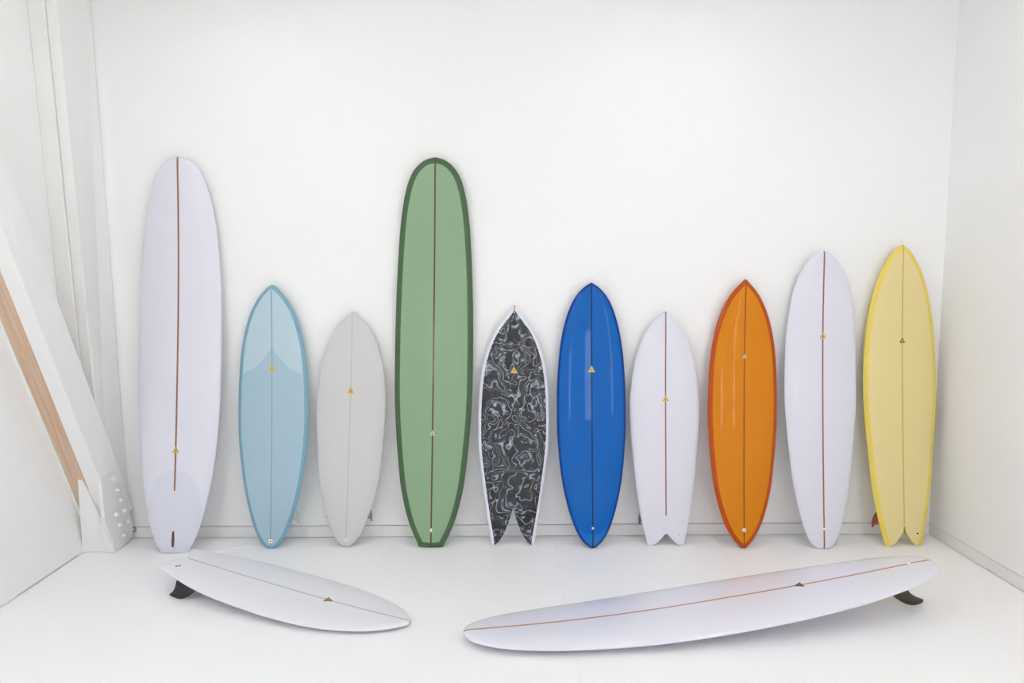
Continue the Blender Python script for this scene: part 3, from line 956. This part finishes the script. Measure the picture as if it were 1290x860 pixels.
b.logo(b.sy(1036.6, 423), M['gold'], 0.05, M['olive'])
b.plug(b.sy(1037.9, 665.5), r=0.0085, hole=0.0)
b.fin(0.18, 0, 0.17, 0.14, 0.05, M['fin_olive'])
tag(b.root, 'white mid length surfboard with a full brown stringer, between orange and yellow boards', 'surfboard', 'surfboards leaning on the back wall')

# 10 -- yellow fish
rows = [(310.5, 1133, 1140.4), (315.7, 1126.6, 1145.7), (320.9, 1121.3, 1149.4), (331.4, 1113, 1154.7), (341.9, 1107.3, 1158.8), (352.3, 1102.6, 1162.2), (362.8, 1098.8, 1165),
        (373.3, 1095.7, 1167.5), (390, 1092, 1170.6), (412, 1088.5, 1173.6), (450, 1085.3, 1176.4), (490, 1084.5, 1177.2), (515, 1085.8, 1176.8), (538.8, 1087.8, 1175.8), (565, 1091, 1174.3),
        (587.7, 1093.9, 1173.3), (610, 1096.9, 1172.2), (620.5, 1098.8, 1171.3), (630.9, 1100.9, 1170.2), (641.4, 1103.2, 1169), (651.9, 1105.7, 1167.6), (662.3, 1108.5, 1166),
        (672.8, 1111.4, 1164), (683.3, 1114.2, 1161.8), (687.8, 1115.4, 1160.4)]
notch = [(660, 1138.8, 1138.8), (664.4, 1138.0, 1139.6), (668.6, 1137, 1140.6), (672.8, 1134.8, 1142.6), (678, 1131.5, 1146.1), (683.3, 1127.2, 1150.3), (687.8, 1120.7, 1154.5)]
b = standing((1138, 688), (1136.7, 308.4), rows, notch, thick=0.07, rn=0.06, rt=0.03)
b.build(M['yellow_rail'], M['yellow'], 0.033, cap=False)
b.stringer(M['s_tan'], half=0.0042)
b.logo(b.sy(1135.2, 429), M['olive'], 0.044, M['silver'])
b.plug(b.sy(1154.6, 671), b.uy(1154.6, 671), r=0.015, m=M['plug_c'], hole=0.008)
for sd in (-1, 1):
    b.fin(0.15, sd * 0.158, 0.14, 0.11, 0.035, M['fin_rust'], cant=sd * 0.05)
tag(b.root, 'butter yellow fish surfboard with lemon rails and rust red fins beside the right wall', 'surfboard', 'surfboards leaning on the back wall')

# ------------------------------------------------------------------ boards lying on the floor
def lying(tail, zt, nose, zn, rows, notch=None, ext=0.0, **kw):
    N = onz(nose, zn); T = onz(tail, zt)
    es = (N - T) / np.linalg.norm(N - T)
    T = T - es * ext
    b = Board(T, N, (0, 0, 1), rows(np.linalg.norm(N - T)), notch, **kw)
    return b

# small white fish, tail propped on its fins
EXT = 0.115
hwL = [(0.0, 0.150), (0.03, 0.158), (0.145, 0.186), (0.25, 0.212), (0.345, 0.232), (0.45, 0.248), (0.545, 0.2585), (0.745, 0.2685), (0.945, 0.2745), (1.145, 0.268),
       (1.335, 0.243), (1.50, 0.198), (1.62, 0.145), (1.70, 0.088)]
b = lying((239, 706), 0.142, (516, 784.5), 0.028, lambda L: [(s * L / 1.765, w_) for s, w_ in hwL] + [(L * 0.988, 0.04), (L, 0.0)],
          notch=[(0.0, 0.118), (0.02, 0.085), (0.05, 0.052), (0.085, 0.02), (EXT, 0.0)], ext=EXT, thick=0.062, rn=0.045, rt=0.025)
b.build(M['white2'])
b.stringer(mat('pale_brown_stringer', srgb(196, 180, 168), 0.4, coat=0.3, var=0.08), half=0.0042)
def local_on_deck(b, p):
    s, u = b.L / 2, 0.0
    for _ in range(8):
        z = b.top(min(max(s, 0), b.L), u)
        d = ray(p); P0 = b.T + b.en * z
        P = CP + d * (((P0 - CP) @ b.en) / (d @ b.en)) - b.T
        s, u = P @ b.es, P @ b.eu
    return s, u
b.logo(local_on_deck(b, (412.8, 756.5))[0], M['olive'], 0.055, M['gold'])
ls, lu = local_on_deck(b, (224, 713))
b.plug(ls, lu, r=0.019, hole=0.0)
for k in (-1, 1):
    b.disc('plug_hole', ls + 0.006 * k, lu - 0.006 * k, 0.0075, M['hole'], b.root, 0.001, .0024)
for sd in (-1, 1):
    b.fin(0.215, sd * 0.2, 0.17, 0.108, 0.03, M['fin_black'], cant=sd * 0.1, tipw=0.6, full=1.0)
FISH = b
tag(b.root, 'small white fish surfboard lying on the floor, swallow tail propped up on black fins', 'surfboard', 'surfboards lying on the floor')

# white longboard, tail propped on its single fin
hwR = [(0.0, 0.0), (0.004, 0.05), (0.02, 0.085), (0.06, 0.122), (0.15, 0.165), (0.30, 0.208), (0.40, 0.225), (0.74, 0.268), (1.09, 0.289), (1.43, 0.295), (1.77, 0.289),
       (2.12, 0.265), (2.35, 0.240), (2.46, 0.225), (2.62, 0.190), (2.74, 0.145), (2.81, 0.098), (2.845, 0.05)]
b = lying((1173, 708), 0.265, (584, 797.5), 0.05, lambda L: [(s * L / 2.858, w_) for s, w_ in hwR] + [(L, 0.0)], thick=0.078, rn=0.095, rt=0.05)
b.build(M['white'])
b.stringer(mat('copper_brown_stringer', srgb(184, 138, 108), 0.35, coat=0.5, var=0.1), half=0.0055, s0=0.001)
b.logo(local_on_deck(b, (1005, 735.8))[0], M['tab'], 0.055, M['olive'])
b.plug(local_on_deck(b, (1146.5, 710.5))[0], r=0.011, hole=0.0)
b.fin(0.2, 0, 0.155, 0.21, 0.13, M['fin_olive'], th=0.012, tipw=0.55)
LONG = b
tag(b.root, 'long white longboard lying on the floor, tail raised on a curved dark fin', 'surfboard', 'surfboards lying on the floor')
